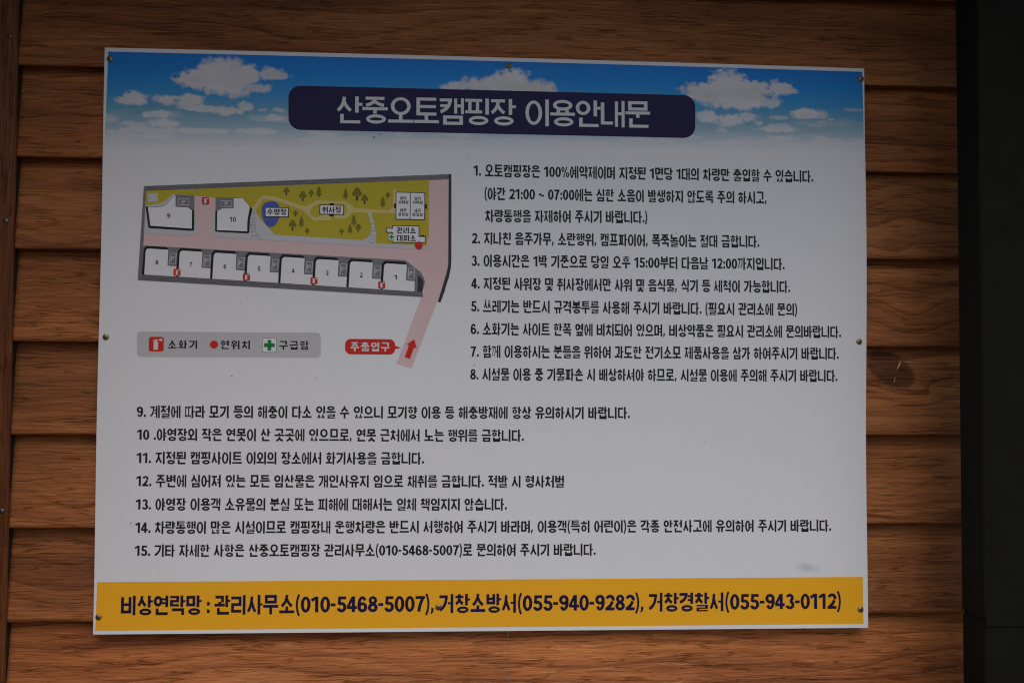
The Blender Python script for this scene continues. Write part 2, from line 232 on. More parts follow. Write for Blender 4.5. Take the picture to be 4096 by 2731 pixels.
def wood_mat(name, tint=(1, 1, 1), dark=1.0):
    """printed wood film: figure follows the 'grain' field, the embossed pores run straight along the plank"""
    m, nt, b = new_mat(name)
    at = node(nt, "ShaderNodeAttribute", attribute_name="grain")
    pl = node(nt, "ShaderNodeAttribute", attribute_name="emboss")
    kn = node(nt, "ShaderNodeAttribute", attribute_name="knot")
    g, e = at.outputs["Vector"], pl.outputs["Vector"]
    def t(c): return tuple(x * k * dark for x, k in zip(c, tint))
    tone = noise(nt, g, 1.0, 3.0, 0.5, (1.5, 11.0, 1.0))
    band = noise(nt, g, 1.0, 4.0, 0.62, (2.2, 70.0, 1.0), 0.3)
    mix = math_n(nt, 'ADD', math_n(nt, 'MULTIPLY', tone, 0.62), math_n(nt, 'MULTIPLY', band, 0.38))
    c = ramp(nt, mix, [(0.30, t((0.225, 0.066, 0.018))), (0.44, t((0.385, 0.124, 0.033))), (0.56, t((0.505, 0.174, 0.049))), (0.70, t((0.62, 0.25, 0.082)))])
    # growth figure: one-sided lines that come and go
    sep = node(nt, "ShaderNodeSeparateXYZ")
    nt.links.new(g, sep.inputs[0])
    ph = math_n(nt, 'ADD', math_n(nt, 'MULTIPLY', sep.outputs[1], 34.0), math_n(nt, 'MULTIPLY', noise(nt, g, 1.0, 2.0, 0.5, (3.0, 9.0, 1.0)), 2.2))
    saw = math_n(nt, 'FRACT', ph)
    figure = ramp(nt, saw, [(0.0, (0.40, 0.34, 0.30)), (0.055, (0.72, 0.66, 0.62)), (0.34, (1.0,) * 3), (0.975, (1.0,) * 3), (1.0, (0.55, 0.50, 0.46))])
    fmask = ramp(nt, noise(nt, g, 1.0, 2.0, 0.5, (1.3, 7.0, 4.0)), [(0.38, (0.2,) * 3), (0.58, (0.95,) * 3)])
    c = mixc(nt, fmask, c, mixc(nt, 1.0, c, figure, 'MULTIPLY'))
    # embossed pores: short, nearly straight grooves with light on their lips put into the colour
    fine = noise(nt, e, 1.0, 3.0, 0.6, (15.0, 300.0, 1.0), 0.35)
    deep = noise(nt, e, 1.0, 2.0, 0.5, (8.0, 150.0, 7.0), 0.5)
    deep_l = ramp(nt, math_n(nt, 'ABSOLUTE', math_n(nt, 'SUBTRACT', deep, 0.5)), [(0.0, (1.0,) * 3), (0.026, (0.0,) * 3)])
    brk = ramp(nt, noise(nt, e, 1.0, 2.0, 0.5, (19.0, 60.0, 3.0)), [(0.47, (0, 0, 0)), (0.58, (1, 1, 1))])
    groove = math_n(nt, 'MULTIPLY', deep_l, brk)
    c = mixc(nt, 0.48, c, ramp(nt, fine, [(0.34, (0.42, 0.38, 0.36)), (0.50, (1.0,) * 3)]), 'MULTIPLY')
    c = mixc(nt, math_n(nt, 'MULTIPLY', groove, 0.52), c, t((0.075, 0.022, 0.009)))
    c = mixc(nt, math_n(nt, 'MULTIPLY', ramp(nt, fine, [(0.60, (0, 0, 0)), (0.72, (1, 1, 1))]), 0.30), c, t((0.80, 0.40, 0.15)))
    c = mixc(nt, kn.outputs["Fac"], c, mixc(nt, 0.85, c, (0.26, 0.22, 0.22), 'MULTIPLY'))
    oi = node(nt, "ShaderNodeObjectInfo")
    c = mixc(nt, 1.0, c, oi.outputs["Color"], 'MULTIPLY')   # film tone per plank, with the wall's top-to-bottom shading put in
    st = noise(nt, g, 1.0, 3.0, 0.5, (1.1, 5.0, 2.0))
    c = mixc(nt, 0.6, c, ramp(nt, st, [(0.36, (0.50, 0.46, 0.44)), (0.56, (1.0,) * 3)]), 'MULTIPLY')
    nt.links.new(c, b.inputs["Base Color"])
    b.inputs["Specular IOR Level"].default_value = 0.32
    nt.links.new(ramp(nt, fine, [(0.3, (0.62,) * 3), (0.7, (0.42,) * 3)]), b.inputs["Roughness"])
    h = math_n(nt, 'SUBTRACT', math_n(nt, 'ADD', math_n(nt, 'MULTIPLY', fine, 0.9), math_n(nt, 'MULTIPLY', band, 0.2)), math_n(nt, 'MULTIPLY', groove, 0.45))
    bp = node(nt, "ShaderNodeBump")
    bp.inputs["Strength"].default_value = 0.8
    bp.inputs["Distance"].default_value = 0.004
    nt.links.new(h, bp.inputs["Height"])
    nt.links.new(bp.outputs[0], b.inputs["Normal"])
    return m

def plain_mat(name, col, rough, metallic=0.0, var=0.25, scale=30.0, bump=0.0):
    m, nt, b = new_mat(name)
    tc = node(nt, "ShaderNodeTexCoord")
    n = noise(nt, tc.outputs["Object"], scale, 5.0)
    c = ramp(nt, n, [(0.3, tuple(x * (1 - var) for x in col)), (0.7, tuple(x * (1 + var) for x in col))])
    nt.links.new(c, b.inputs["Base Color"])
    b.inputs["Roughness"].default_value = rough
    b.inputs["Metallic"].default_value = metallic
    if metallic == 0.0:
        b.inputs["Specular IOR Level"].default_value = 0.2
    if bump:
        bp = node(nt, "ShaderNodeBump")
        bp.inputs["Strength"].default_value = bump
        bp.inputs["Distance"].default_value = 0.002
        nt.links.new(n, bp.inputs["Height"])
        nt.links.new(bp.outputs[0], b.inputs["Normal"])
    return m

def attr_mat(name, attr, rough=0.42):
    m, nt, b = new_mat(name)
    at = node(nt, "ShaderNodeAttribute", attribute_name=attr)
    nt.links.new(at.outputs["Color"], b.inputs["Base Color"])
    b.inputs["Roughness"].default_value = rough
    b.inputs["Specular IOR Level"].default_value = 0.16
    return m

def brick_print(name):
    m, nt, b = new_mat(name)
    tc = node(nt, "ShaderNodeTexCoord")
    mp = node(nt, "ShaderNodeMapping")
    mp.inputs["Rotation"].default_value = (R(90), 0, 0)
    nt.links.new(tc.outputs["Object"], mp.inputs["Vector"])
    br = node(nt, "ShaderNodeTexBrick")
    br.inputs["Color1"].default_value = (0.20, 0.185, 0.20, 1)
    br.inputs["Color2"].default_value = (0.135, 0.13, 0.145, 1)
    br.inputs["Mortar"].default_value = (0.06, 0.06, 0.07, 1)
    br.inputs["Scale"].default_value = 1.0
    br.inputs["Mortar Size"].default_value = 0.0005
    br.inputs["Brick Width"].default_value = 0.0055
    br.inputs["Row Height"].default_value = 0.0026
    nt.links.new(mp.outputs[0], br.inputs["Vector"])
    nt.links.new(br.outputs["Color"], b.inputs["Base Color"])
    b.inputs["Roughness"].default_value = 0.42
    return m

WHITE = (0.80, 0.805, 0.845)
M = dict(
    white=print_mat("white_laminate", WHITE, 0.42, 0.03),
    edge=print_mat("board_core", (0.74, 0.73, 0.76), 0.6),
    black=print_mat("black_ink", (0.016, 0.016, 0.017), 0.5, 0.0),
    navy=print_mat("navy_ink", (0.020, 0.013, 0.075), 0.5, 0.0),
    navytext=print_mat("navy_text_ink", (0.014, 0.009, 0.05), 0.5, 0.0),
    titlewhite=print_mat("title_white_ink", (0.70, 0.71, 0.74)),
    yellow=print_mat("yellow_ink", (0.95, 0.46, 0.022)),
    red=print_mat("red_ink", (0.66, 0.028, 0.018)),
    green=print_mat("green_ink", (0.01, 0.22, 0.06)),
    lawn=print_mat("lawn_ink", (0.52, 0.43, 0.032)),
    tree=print_mat("tree_ink", (0.20, 0.175, 0.018)),
    trunk=print_mat("trunk_ink", (0.035, 0.035, 0.02)),
    pink=print_mat("pink_ink", (0.73, 0.53, 0.54)),
    pave=print_mat("pavement_ink", (0.57, 0.58, 0.62)),
    cream=print_mat("cream_ink", (0.66, 0.55, 0.22)),
    pool=print_mat("pool_ink", (0.075, 0.12, 0.45)),
    asphalt=print_mat("parking_ink", (0.205, 0.205, 0.235)),
    wall=print_mat("grey_wall_ink", (0.18, 0.18, 0.195)),
    char=print_mat("charcoal_ink", (0.045, 0.043, 0.05)),
    legend=print_mat("legend_ink", (0.56, 0.55, 0.58)),
    thin=print_mat("thin_line_ink", (0.30, 0.30, 0.34)),
    brick=brick_print("brick_ink"),
    sky=attr_mat("sky_print_ink", "ink"),
    smudge=attr_mat("smudge_film", "ink"),
    speck=print_mat("dirt_speck", (0.10, 0.075, 0.05), 0.8),
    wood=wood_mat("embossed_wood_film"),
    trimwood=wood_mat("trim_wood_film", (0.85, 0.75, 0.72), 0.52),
    channel=plain_mat("grey_channel_metal", (0.028, 0.032, 0.028), 0.6),
    brass=plain_mat("dull_brass", (0.34, 0.25, 0.13), 0.42, 0.9, 0.35, 900.0),
    steelscrew=plain_mat("zinc_screw", (0.22, 0.22, 0.20), 0.42, 0.9, 0.3, 900.0),
    recess=plain_mat("screw_recess", (0.03, 0.028, 0.02), 0.6),
    post=plain_mat("dark_olive_paint", (0.0045, 0.0045, 0.003), 0.85, 0.0, 0.3, 14.0, 0.15),
    ground=plain_mat("trodden_earth", (0.105, 0.10, 0.085), 0.95, 0.0, 0.35, 3.0, 0.3),
    splinter=plain_mat("bare_splinter", (0.55, 0.33, 0.14), 0.8, 0.0, 0.3, 300.0),
    eave=plain_mat("eave_boards", (0.12, 0.07, 0.04), 0.7, 0.0, 0.3, 6.0),
)

# ------------------------------------------------------------------ the setting: ground, and an unseen overhang added to shade the wall
bm = bmesh.new()
bmesh.ops.create_grid(bm, x_segments=40, y_segments=40, size=60.0)
ground = bm_obj("ground", bm, M['ground'])
tag(ground, "bare earth ground in front of the wall", kind="structure")

bm = bmesh.new()
add_box(bm, (-2.6, -0.80, 2.42), (2.8, 0.20, 2.50), 0.006)
eave = bm_obj("shading_overhang", bm, M['eave'])
tag(eave, "unseen brown timber overhang added to shade the top of the plank wall", "roof", kind="thing")

# ------------------------------------------------------------------ clad wall: every lapped plank on its own
PITCH, LAP0 = D_PAR['pitch'], D_PAR['off']
PLANK_X0, PLANK_X1, DX = -0.858, 1.90, 0.004
PROFILE = [(0.0095, 0.0070), (0.0060, 0.0), (0.0032, -0.0065), (0.0004, -0.0115), (-0.0003, -0.0140), (0.0008, -0.0160), (0.0026, -0.0171), (0.0055, -0.0174)]
NF = 26
for i in range(1, NF + 1):
    t = i / NF
    PROFILE.append((0.0055 + (PITCH - 0.0055) * t, -0.0174 + 0.0230 * t + 0.0014 * math.sin(t * math.pi)))
PROFILE.append((PITCH + 0.016, 0.0064))

# knots and cathedral figures in the film print: x, z, half width, half height, strength, darkness
KNOTS = [(0.6526, -0.0426, 0.034, 0.03, 0.45, 1.0), (0.645, 0.163, 0.02, 0.01, 0.6, 0.2), (-0.7051, -0.3054, 0.03, 0.014, 0.5, 0.12), (0.633, -0.4099, 0.022, 0.02, 0.5, 0.2), (-0.6347, 0.2406, 0.03, 0.012, 0.5, 0.15), (0.3989, 0.4913, 0.05, 0.012, 0.5, 0.12), (-0.6954, 0.3406, 0.07, 0.022, 0.3, 0.3)]
CATHEDRAL = [(0.6838, 0.0505, 0.05, 0.05, 0.03), (0.6709, 0.2271, 0.05, 0.04, -0.025), (-0.6355, -0.2399, 0.06, 0.045, 0.035), (-0.6541, 0.059, 0.05, 0.05, -0.03), (-0.6561, 0.1662, 0.06, 0.04, 0.03), (-0.2957, 0.4662, 0.15, 0.03, 0.02), (0.1163, 0.5049, 0.2, 0.04, -0.025), (0.1189, -0.5062, 0.2, 0.03, 0.02), (-0.3508, -0.4998, 0.12, 0.04, -0.02), (0.5363, -0.5119, 0.15, 0.03, 0.025), (0.6524, -0.2298, 0.06, 0.03, 0.02), (-0.6459, -0.3714, 0.08, 0.04, 0.025)]
wall = empty("clad_wall", (0, 0, Z0))
tag(wall, "brown wood-grain lapped plank wall behind the white notice board", "wall", kind="thing")

def grain_attributes(me, x, z, seed):
    u = x + seed * 3.7
    g = z + seed * 1.9
    g = g + 0.015 * (fractal(u * 1.6, z * 6.0, seed, 3) - 0.5) + 0.004 * (fractal(u * 7.0, z * 30.0, seed + 7, 2) - 0.5)
    for (cx, cz, a, h, amp) in CATHEDRAL:
        g = g + 1.0 * amp * np.exp(-((x - cx) / a) ** 2) * np.exp(-((z - cz) / h) ** 2)
    dark = np.zeros_like(x)
    for (cx, cz, a, h, s, d) in KNOTS:
        if not z.min() - 0.002 < cz < z.max() - 0.004:
            continue
        wob = 1 + 0.75 * (fractal(x * 16 + cx * 50, z * 22, seed + 5, 3) - 0.5)
        r = np.sqrt(((x - cx + 0.45 * (z - cz)) / a) ** 2 + ((z - cz) / h) ** 2) * wob
        w = np.clip(1.9 - r, 0, 1); w = w * w * (3 - 2 * w)
        g = g * (1 - s * w) + s * w * (r * h * 0.9 + seed * 1.9 + cz)
        dark = np.maximum(dark, d * np.clip((1.08 - r) / 0.14, 0, 1))
    vec = np.stack([u, g, np.full_like(u, seed * 11.3)], 1).astype(np.float32)
    a = me.attributes.new("grain", 'FLOAT_VECTOR', 'POINT')
    a.data.foreach_set("vector", vec.ravel())
    ev = z + seed * 1.9 + 0.006 * (fractal(u * 2.6, z * 14.0, seed + 11, 2) - 0.5) + 0.0042 * (fractal(u * 26.0, z * 60.0, seed + 13, 2) - 0.5)
    a = me.attributes.new("emboss", 'FLOAT_VECTOR', 'POINT')
    a.data.foreach_set("vector", np.stack([u, ev, np.full_like(u, seed * 5.1)], 1).astype(np.float32).ravel())
    k = me.attributes.new("knot", 'FLOAT', 'POINT')
    k.data.foreach_set("value", dark.astype(np.float32))

def sheet_faces(nx, nz):
    i, j = np.meshgrid(np.arange(nx - 1), np.arange(nz - 1), indexing='ij')
    a = (i * nz + j).ravel()
    return np.stack([a, a + nz, a + nz + 1, a + 1], 1)

def sheet_mesh(name, pts, nx, nz, mat, parent):
    me = bpy.data.meshes.new(name)
    me.from_pydata(pts.tolist(), [], sheet_faces(nx, nz).tolist())
    me.polygons.foreach_set("use_smooth", [True] * len(me.polygons))
    me.materials.append(mat)
    o = bpy.data.objects.new(name, me)
    link(o, parent)
    return o, me

TONES = {-2: (0.80, 0.84, 0.92), -1: (0.78, 0.84, 0.96), 0: (0.84, 0.88, 0.98), 1: (0.86, 0.86, 0.88), 2: (0.84, 0.86, 0.90), 3: (0.92, 0.93, 0.95), 4: (0.86, 0.88, 0.92), 5: (0.96, 0.96, 0.98), 6: (0.90, 0.90, 0.92), 7: (1.16, 1.10, 1.02)}  # slight film variation, plus shade on upper planks and light on the lowest
BUTT_X = 0.0289          # two lengths of film meet in the lowest plank
CHIPS = [(0.6635, -0.0327, 0.019, 0.0028, 1.05), (0.6539, -0.0573, 0.012, 0.0012, 1.2)]
def lay_planks(parent, x0, x1, seed0):
    runs = [(k, x0, x1) for k in range(-3, 14) if k != 7]
    runs += [(7, x0, BUTT_X - 0.0004), (7, BUTT_X + 0.0004, x1)] if x0 < BUTT_X < x1 else [(7, x0, x1)]
    for k, xa, xb in runs:
        xs = np.linspace(xa, xb, max(2, round((xb - xa) / (DX if -2 < k < 8 and seed0 == 0 else 0.012))))
        z0 = LAP0 - k * PITCH
        rnd = random.Random(40 + k + seed0)
        prof = np.array(PROFILE)
        X, J = np.meshgrid(xs, np.arange(len(prof)), indexing='ij')
        Zp = prof[J, 0] + z0
        Yp = prof[J, 1]
        # slight real-life waviness of the thin cladding
        Zp = Zp + 0.0013 * (fractal(X * 1.3 + k * 5, X * 0 + k, 3 + k, 2) - 0.5) * (J < 24)
        Yp = Yp - 0.0008 * (fractal(X * 2.0 + k * 9, Zp * 6.0, 9 + k, 2) - 0.5)
        pts = np.stack([X.ravel(), Yp.ravel(), Zp.ravel()], 1)
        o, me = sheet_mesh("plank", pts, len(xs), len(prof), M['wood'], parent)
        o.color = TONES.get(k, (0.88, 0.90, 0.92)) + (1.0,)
        for (cx, cz, ln, wd, ang) in CHIPS:           # pale splinters torn out of the film
            if seed0 == 0 and z0 + 0.01 < cz < z0 + PITCH - 0.01:
                vs = []
                for a, w in ((-0.5, 0.0), (-0.15, 0.45), (0.3, 0.5), (0.5, 0.05), (0.25, -0.4), (-0.2, -0.5)):
                    px, pz = cx + ln * a * math.cos(ang) - wd * w * math.sin(ang), cz + ln * a * math.sin(ang) + wd * w * math.cos(ang)
                    t = (pz - z0 - 0.0055) / (PITCH - 0.0055)
                    vs.append((px, -0.0174 + 0.0230 * t + 0.0014 * math.sin(t * math.pi) - 0.0008, pz))
                mesh_obj("splinter", vs, [(0, 5, 4, 3, 2, 1)], M['splinter'], o)
        grain_attributes(me, pts[:, 0] + seed0 * 7.0, pts[:, 2], 1.0 + 0.618 * (k + 3) + rnd.random())
lay_planks(wall, PLANK_X0, PLANK_X1, 0)

# unseen plank wall added just left of the trim strip to darken that side
side = empty("shading_side_wall", (-0.862, 0, Z0))
side.rotation_euler = (0, 0, R(90))
tag(side, "unseen short brown plank wall added to shade the left of the clad wall", "wall", kind="thing")
lay_planks(side, -0.75, -0.004, 3)

# ------------------------------------------------------------------ screws
def screw_parts(parent, loc, rad, mat, ang, dome=0.42, name="screw"):
    """pan head screw facing -y with a cross recess"""
    seg, rings = 20, 6
    verts, faces = [], []
    prof = [(1.0, 0.0), (1.0, 0.12)]
    for i in range(1, rings + 1):
        t = i / rings * math.pi / 2
        prof.append((math.cos(t) * 0.98, 0.12 + dome * math.sin(t)))
    for r, h in prof[:-1]:
        for s in range(seg):
            a = 2 * math.pi * s / seg
            verts.append((rad * r * math.cos(a), -rad * h, rad * r * math.sin(a)))
    n = len(prof) - 1
    for i in range(n - 1):
        for s in range(seg):
            faces.append((i * seg + s, i * seg + (s + 1) % seg, (i + 1) * seg + (s + 1) % seg, (i + 1) * seg + s))
    verts.append((0, -rad * prof[-1][1], 0))
    for s in range(seg):
        faces.append(((n - 1) * seg + s, (n - 1) * seg + (s + 1) % seg, len(verts) - 1))
    o = mesh_obj(name, verts, faces, mat, parent, True)
    o.location = loc
    bm = bmesh.new()
    top = -rad * (0.12 + dome)
    w, l = rad * 0.13, rad * 0.56
    add_box(bm, (-l, top - rad * 0.03, -w), (l, top + rad * 0.35, w))
    add_box(bm, (-w, top - rad * 0.035, -l), (w, top + rad * 0.34, l))
    c = bm_obj("cross_recess", bm, M['recess'], o)
    c.rotation_euler = (0, ang, 0)
    return o

# ------------------------------------------------------------------ vertical trim at the left
TX = D_PAR['trim']
trim = empty("wooden_trim_strip", (TX, -0.0178, 0.0))
tag(trim, "dark brown vertical wooden trim strip with three small screws", "trim", kind="thing")
zs = np.arange(0.0, 2.41 + 1e-6, 0.01)
tprof = [(-0.10, 0.0), (-0.1005, -0.0045), (-0.099, -0.0060), (-0.075, -0.0066), (-0.05, -0.0068), (-0.025, -0.0066), (-0.008, -0.0062), (-0.0025, -0.0057), (-0.0004, -0.0040), (0.0, -0.0018)]
tp = np.array(tprof)
Zt, J = np.meshgrid(zs, np.arange(len(tp)), indexing='ij')
wob = 0.0022 * (fractal(Zt * 3.1, Zt * 0, 21, 3) - 0.5)
Xt, Yt = tp[J, 0] + wob, tp[J, 1]
pts = np.stack([Xt.ravel(), Yt.ravel(), Zt.ravel()], 1)
o, me = sheet_mesh("trim_board", pts, len(zs), len(tp), M['trimwood'], trim)
me.flip_normals()
grain_attributes(me, pts[:, 2] * 1.0, pts[:, 0] * 1.0 + 7.0, 5.37)
bm = bmesh.new()
add_box(bm, (-0.097, 0.0004, 0.0), (-0.0030, 0.0235, 2.41))
bm_obj("channel", bm, M['channel'], trim)
for (x, z, a) in ((-0.0125, D_TRIMZ[0], 0.3), (-0.012, D_TRIMZ[1], 1.0), (-0.009, D_TRIMZ[2], 0.7)):
    screw_parts(trim, (x, -0.0062, z + Z0), 0.0038, M['steelscrew'], a, 0.5)

# ------------------------------------------------------------------ dark steel post at the right, standing off the wall
post = empty("steel_post", (0, 0, 0))
PX, PYB, PYF = 0.6835, -0.158, -0.2215
post.location = (PX, (PYB + PYF) / 2, 0.0)
tag(post, "dark olive painted steel post standing in front of the plank wall", "post", kind="thing")
hy = (PYB - PYF) / 2
bm = bmesh.new()
add_box(bm, (0.0, -hy, 0.0), (0.16, hy, 1.105), 0.004)
bm_obj("lower_tube", bm, M['post'], post)
bm = bmesh.new()
add_box(bm, (-0.001, -hy - 0.0012, 1.108), (0.161, hy, 2.42), 0.004)
bm_obj("upper_tube", bm, M['post'], post)
bm = bmesh.new()
add_box(bm, (0.002, -hy - 0.0022, 1.098), (0.158, hy - 0.004, 1.116), 0.0016)
bm_obj("weld_seam", bm, M['post'], post)

# ------------------------------------------------------------------ notice board
BW, BH = 1.2, D_PAR['H']
board = empty("notice_board", (0, -0.021, Z0))
board.rotation_euler = (0, -D_PAR['roll'], 0)
tag(board, "white printed campsite notice board with blue sky header and site map, screwed to planks", "notice board")

def bow(u, v):
    """the thin board stands a little proud of the wall between its screws"""
    return 0.0035 * (1 - (u / 0.6) ** 2) * (0.55 + v / BH) + 0.0012 * math.sin(v * 9.0 + 0.5) * (u / 0.6) ** 2

LAYER = 0.00012
def P3(u, v, layer):
    return (u, -bow(u, v) - layer * LAYER, v)

def poly_mesh(name, polys, layer, mat, parent, cut=True, step=0.0):
    """flat printed shapes (lists of 0.1 mm points) lying on the bowed board"""
    bm = bmesh.new()
    for n, pl in enumerate(polys):
        vs = [bm.verts.new((x * 1e-4, n * step, y * 1e-4)) for x, y in pl]
        bm.faces.new(vs)
    bm.normal_update()
    bmesh.ops.triangulate(bm, faces=bm.faces[:], ngon_method='EAR_CLIP')
    if cut:
        for ax, lim, st in ((0, 0.6, 0.05), (2, 0.45, 0.05)):
            k = -lim
            cs = [v.co[ax] for v in bm.verts]
            lo, hi = min(cs), max(cs)
            while k <= lim:
                if lo < k < hi:
                    co = [0, 0, 0]; no = [0, 0, 0]
                    co[ax] = k; no[ax] = 1
                    bmesh.ops.bisect_plane(bm, geom=bm.verts[:] + bm.edges[:] + bm.faces[:], dist=1e-7, plane_co=co, plane_no=no)
                k += st
    for v in bm.verts:
        d = v.co.y
        v.co.y = -bow(v.co.x, v.co.z) - layer * LAYER - d
    bmesh.ops.recalc_face_normals(bm, faces=bm.faces[:])
    if sum(f.normal.y for f in bm.faces) > 0:
        bmesh.ops.reverse_faces(bm, faces=bm.faces[:])
    return bm_obj(name, bm, mat, parent)

def rounded(quad, r, n=6):
    """quad (0.1 mm, any winding TL TR BR BL) with rounded corners"""
    out = []
    q = [Vector(p) for p in quad]
    for i in range(4):
        p, a, b = q[i], q[i - 1], q[(i + 1) % 4]
        da, db = (a - p).normalized(), (b - p).normalized()
        s, e = p + da * r, p + db * r
        for k in range(n + 1):
            t = k / n * math.pi / 2
            # quarter circle between s and e around corner centre
            c = p + da * r + db * r
            out.append(tuple(c - db * r * math.cos(t) - da * r * math.sin(t)))
    return out

def circle(cx, cy, rx, ry=None, n=28):
    ry = rx if ry is None else ry
    return [(cx + rx * math.cos(2 * math.pi * k / n), cy + ry * math.sin(2 * math.pi * k / n)) for k in range(n)]

# panel: 3 mm sheet with its edges
nu, nv = 49, 37
us = np.linspace(-BW / 2, BW / 2, nu)
vs_ = np.linspace(-BH / 2, BH / 2, nv)
verts, faces = [], []
for u in us:
    for v in vs_:
        verts.append((u + 0.0008 * math.sin(v * 11) * (abs(u) > 0.59), -bow(u, v), v))
N = nu * nv
for u in us:
    for v in vs_:
        verts.append((u * 0.9992, -bow(u, v) + 0.003, v * 0.999))
for i in range(nu - 1):
    for j in range(nv - 1):
        a = i * nv + j
        faces.append((a, a + nv, a + nv + 1, a + 1))
        faces.append((N + a, N + a + 1, N + a + nv + 1, N + a + nv))
nfront = len(faces)
loop = [i * nv for i in range(nu)] + [(nu - 1) * nv + j for j in range(1, nv)] + [i * nv + nv - 1 for i in range(nu - 2, -1, -1)] + [j for j in range(nv - 2, 0, -1)]
E0 = len(verts)
verts += [verts[a] for a in loop] + [verts[N + a] for a in loop]
nl = len(loop)
for k in range(nl):
    j = (k + 1) % nl
    faces.append((E0 + k, E0 + nl + k, E0 + nl + j, E0 + j))
panel = mesh_obj("panel", verts, faces, M['white'], board)
panel.data.materials.append(M['edge'])
for k, pl in enumerate(panel.data.polygons):
    pl.use_smooth = k < nfront
    if k >= nfront:
        pl.material_index = 1

# printed sky with clouds: a fine sheet whose ink colours come from cloud shapes and noise
def build_sky():
    q = [np.array(p) * 1e-4 for p in D_SKY]
    nx, nz = 860, 120
    s, t = np.meshgrid(np.linspace(0, 1, nx), np.linspace(0, 1, nz), indexing='ij')
    top = q[0][None, None, :] * (1 - s[..., None]) + q[1][None, None, :] * s[..., None]
    bot = q[3][None, None, :] * (1 - s[..., None]) + q[2][None, None, :] * s[..., None]
    p = top * (1 - t[..., None]) + bot * t[..., None]
    u, v = p[..., 0].ravel(), p[..., 1].ravel()
    tt = t.ravel()
    y = -np.array([bow(a, b) for a, b in zip(u, v)]) - LAYER
    pts = np.stack([u, y, v], 1)
    stops = [(0.0, (0.008, 0.21, 0.72)), (0.22, (0.008, 0.27, 0.78)), (0.42, (0.05, 0.33, 0.70)), (0.60, (0.17, 0.40, 0.58)), (0.76, (0.38, 0.53, 0.64)), (0.90, (0.66, 0.70, 0.76)), (1.0, WHITE)]
    ts = [a for a, _ in stops]
    col = np.stack([np.interp(tt, ts, [c[i] for _, c in stops]) for i in range(3)], 1)
    # colours scaled darker towards the outer top corners of the sheet
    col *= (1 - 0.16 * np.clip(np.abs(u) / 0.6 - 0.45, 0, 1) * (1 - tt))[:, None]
    dens = np.zeros_like(u)
    U, V = u * 1e4, v * 1e4
    n1 = fractal(u * 55, v * 75, 2.1, 6)
    n2 = fractal(u * 160 + 9, v * 190, 8.4, 5)
    for (w, cx, cy, rx, ry) in D_CLOUDS:
        dx, dy = (U - cx) / (rx * 1.12), (V - cy) / (ry * 1.15)
        r = np.sqrt(dx * dx + dy * dy)
        f = 1 - r + 0.85 * (n1 - 0.5) + 0.75 * (n2 - 0.5)
        dens = np.maximum(dens, w * np.clip((f + 0.02) / 0.40, 0, 1))
    # low wispy bank that fades into the white board
    wisp = np.clip((fractal(u * 22, v * 70, 5.5, 6) - 0.50) / 0.16, 0, 1) * np.clip((tt - 0.56) / 0.2, 0, 1) * 0.75 * np.clip((0.97 - tt) / 0.15, 0, 1)
    dens = np.maximum(dens, wisp)
    body = fractal(u * 26 + 3, v * 55, 4.2, 5)
    cc = np.array([0.76, 0.76, 0.80])[None, :] * (0.86 + 0.30 * (body - 0.35))[:, None]
    lift = np.clip((tt - 0.55) / 0.35, 0, 1)[:, None]
    cc = np.minimum(cc * (1 - lift) + np.array(WHITE)[None, :] * 0.97 * lift, 0.80)
    dens = dens * np.clip((1.0 - tt) / 0.08, 0, 1)
    col = col * (1 - dens[:, None]) + cc * dens[:, None]
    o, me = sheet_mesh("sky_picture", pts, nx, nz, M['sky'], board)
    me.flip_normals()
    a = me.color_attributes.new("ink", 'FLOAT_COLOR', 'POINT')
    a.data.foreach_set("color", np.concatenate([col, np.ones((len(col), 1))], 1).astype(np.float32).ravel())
build_sky()

# ------------------------------------------------------------------ lettering: Hangul syllables composed from strokes
CHO = "ㄱㄲㄴㄷㄸㄹㅁㅂㅃㅅㅆㅇㅈㅉㅊㅋㅌㅍㅎ"
JUNG = "ㅏㅐㅑㅒㅓㅔㅕㅖㅗㅘㅙㅚㅛㅜㅝㅞㅟㅠㅡㅢㅣ"
JONG = ["", "ㄱ", "ㄲ", "ㄱㅅ", "ㄴ", "ㄴㅈ", "ㄴㅎ", "ㄷ", "ㄹ", "ㄹㄱ", "ㄹㅁ", "ㄹㅂ", "ㄹㅅ", "ㄹㅌ", "ㄹㅍ", "ㄹㅎ", "ㅁ", "ㅂ", "ㅂㅅ", "ㅅ", "ㅆ", "ㅇ", "ㅈ", "ㅊ", "ㅋ", "ㅌ", "ㅍ", "ㅎ"]
DOUBLE = {"ㄲ": "ㄱㄱ", "ㄸ": "ㄷㄷ", "ㅃ": "ㅂㅂ", "ㅆ": "ㅅㅅ", "ㅉ": "ㅈㅈ"}
NH = {"ㄱ": 1, "ㄴ": 1, "ㄷ": 2, "ㄹ": 3, "ㅁ": 2, "ㅂ": 2, "ㅅ": 1, "ㅇ": 2, "ㅈ": 2, "ㅊ": 3, "ㅋ": 2, "ㅌ": 3, "ㅍ": 2, "ㅎ": 4}

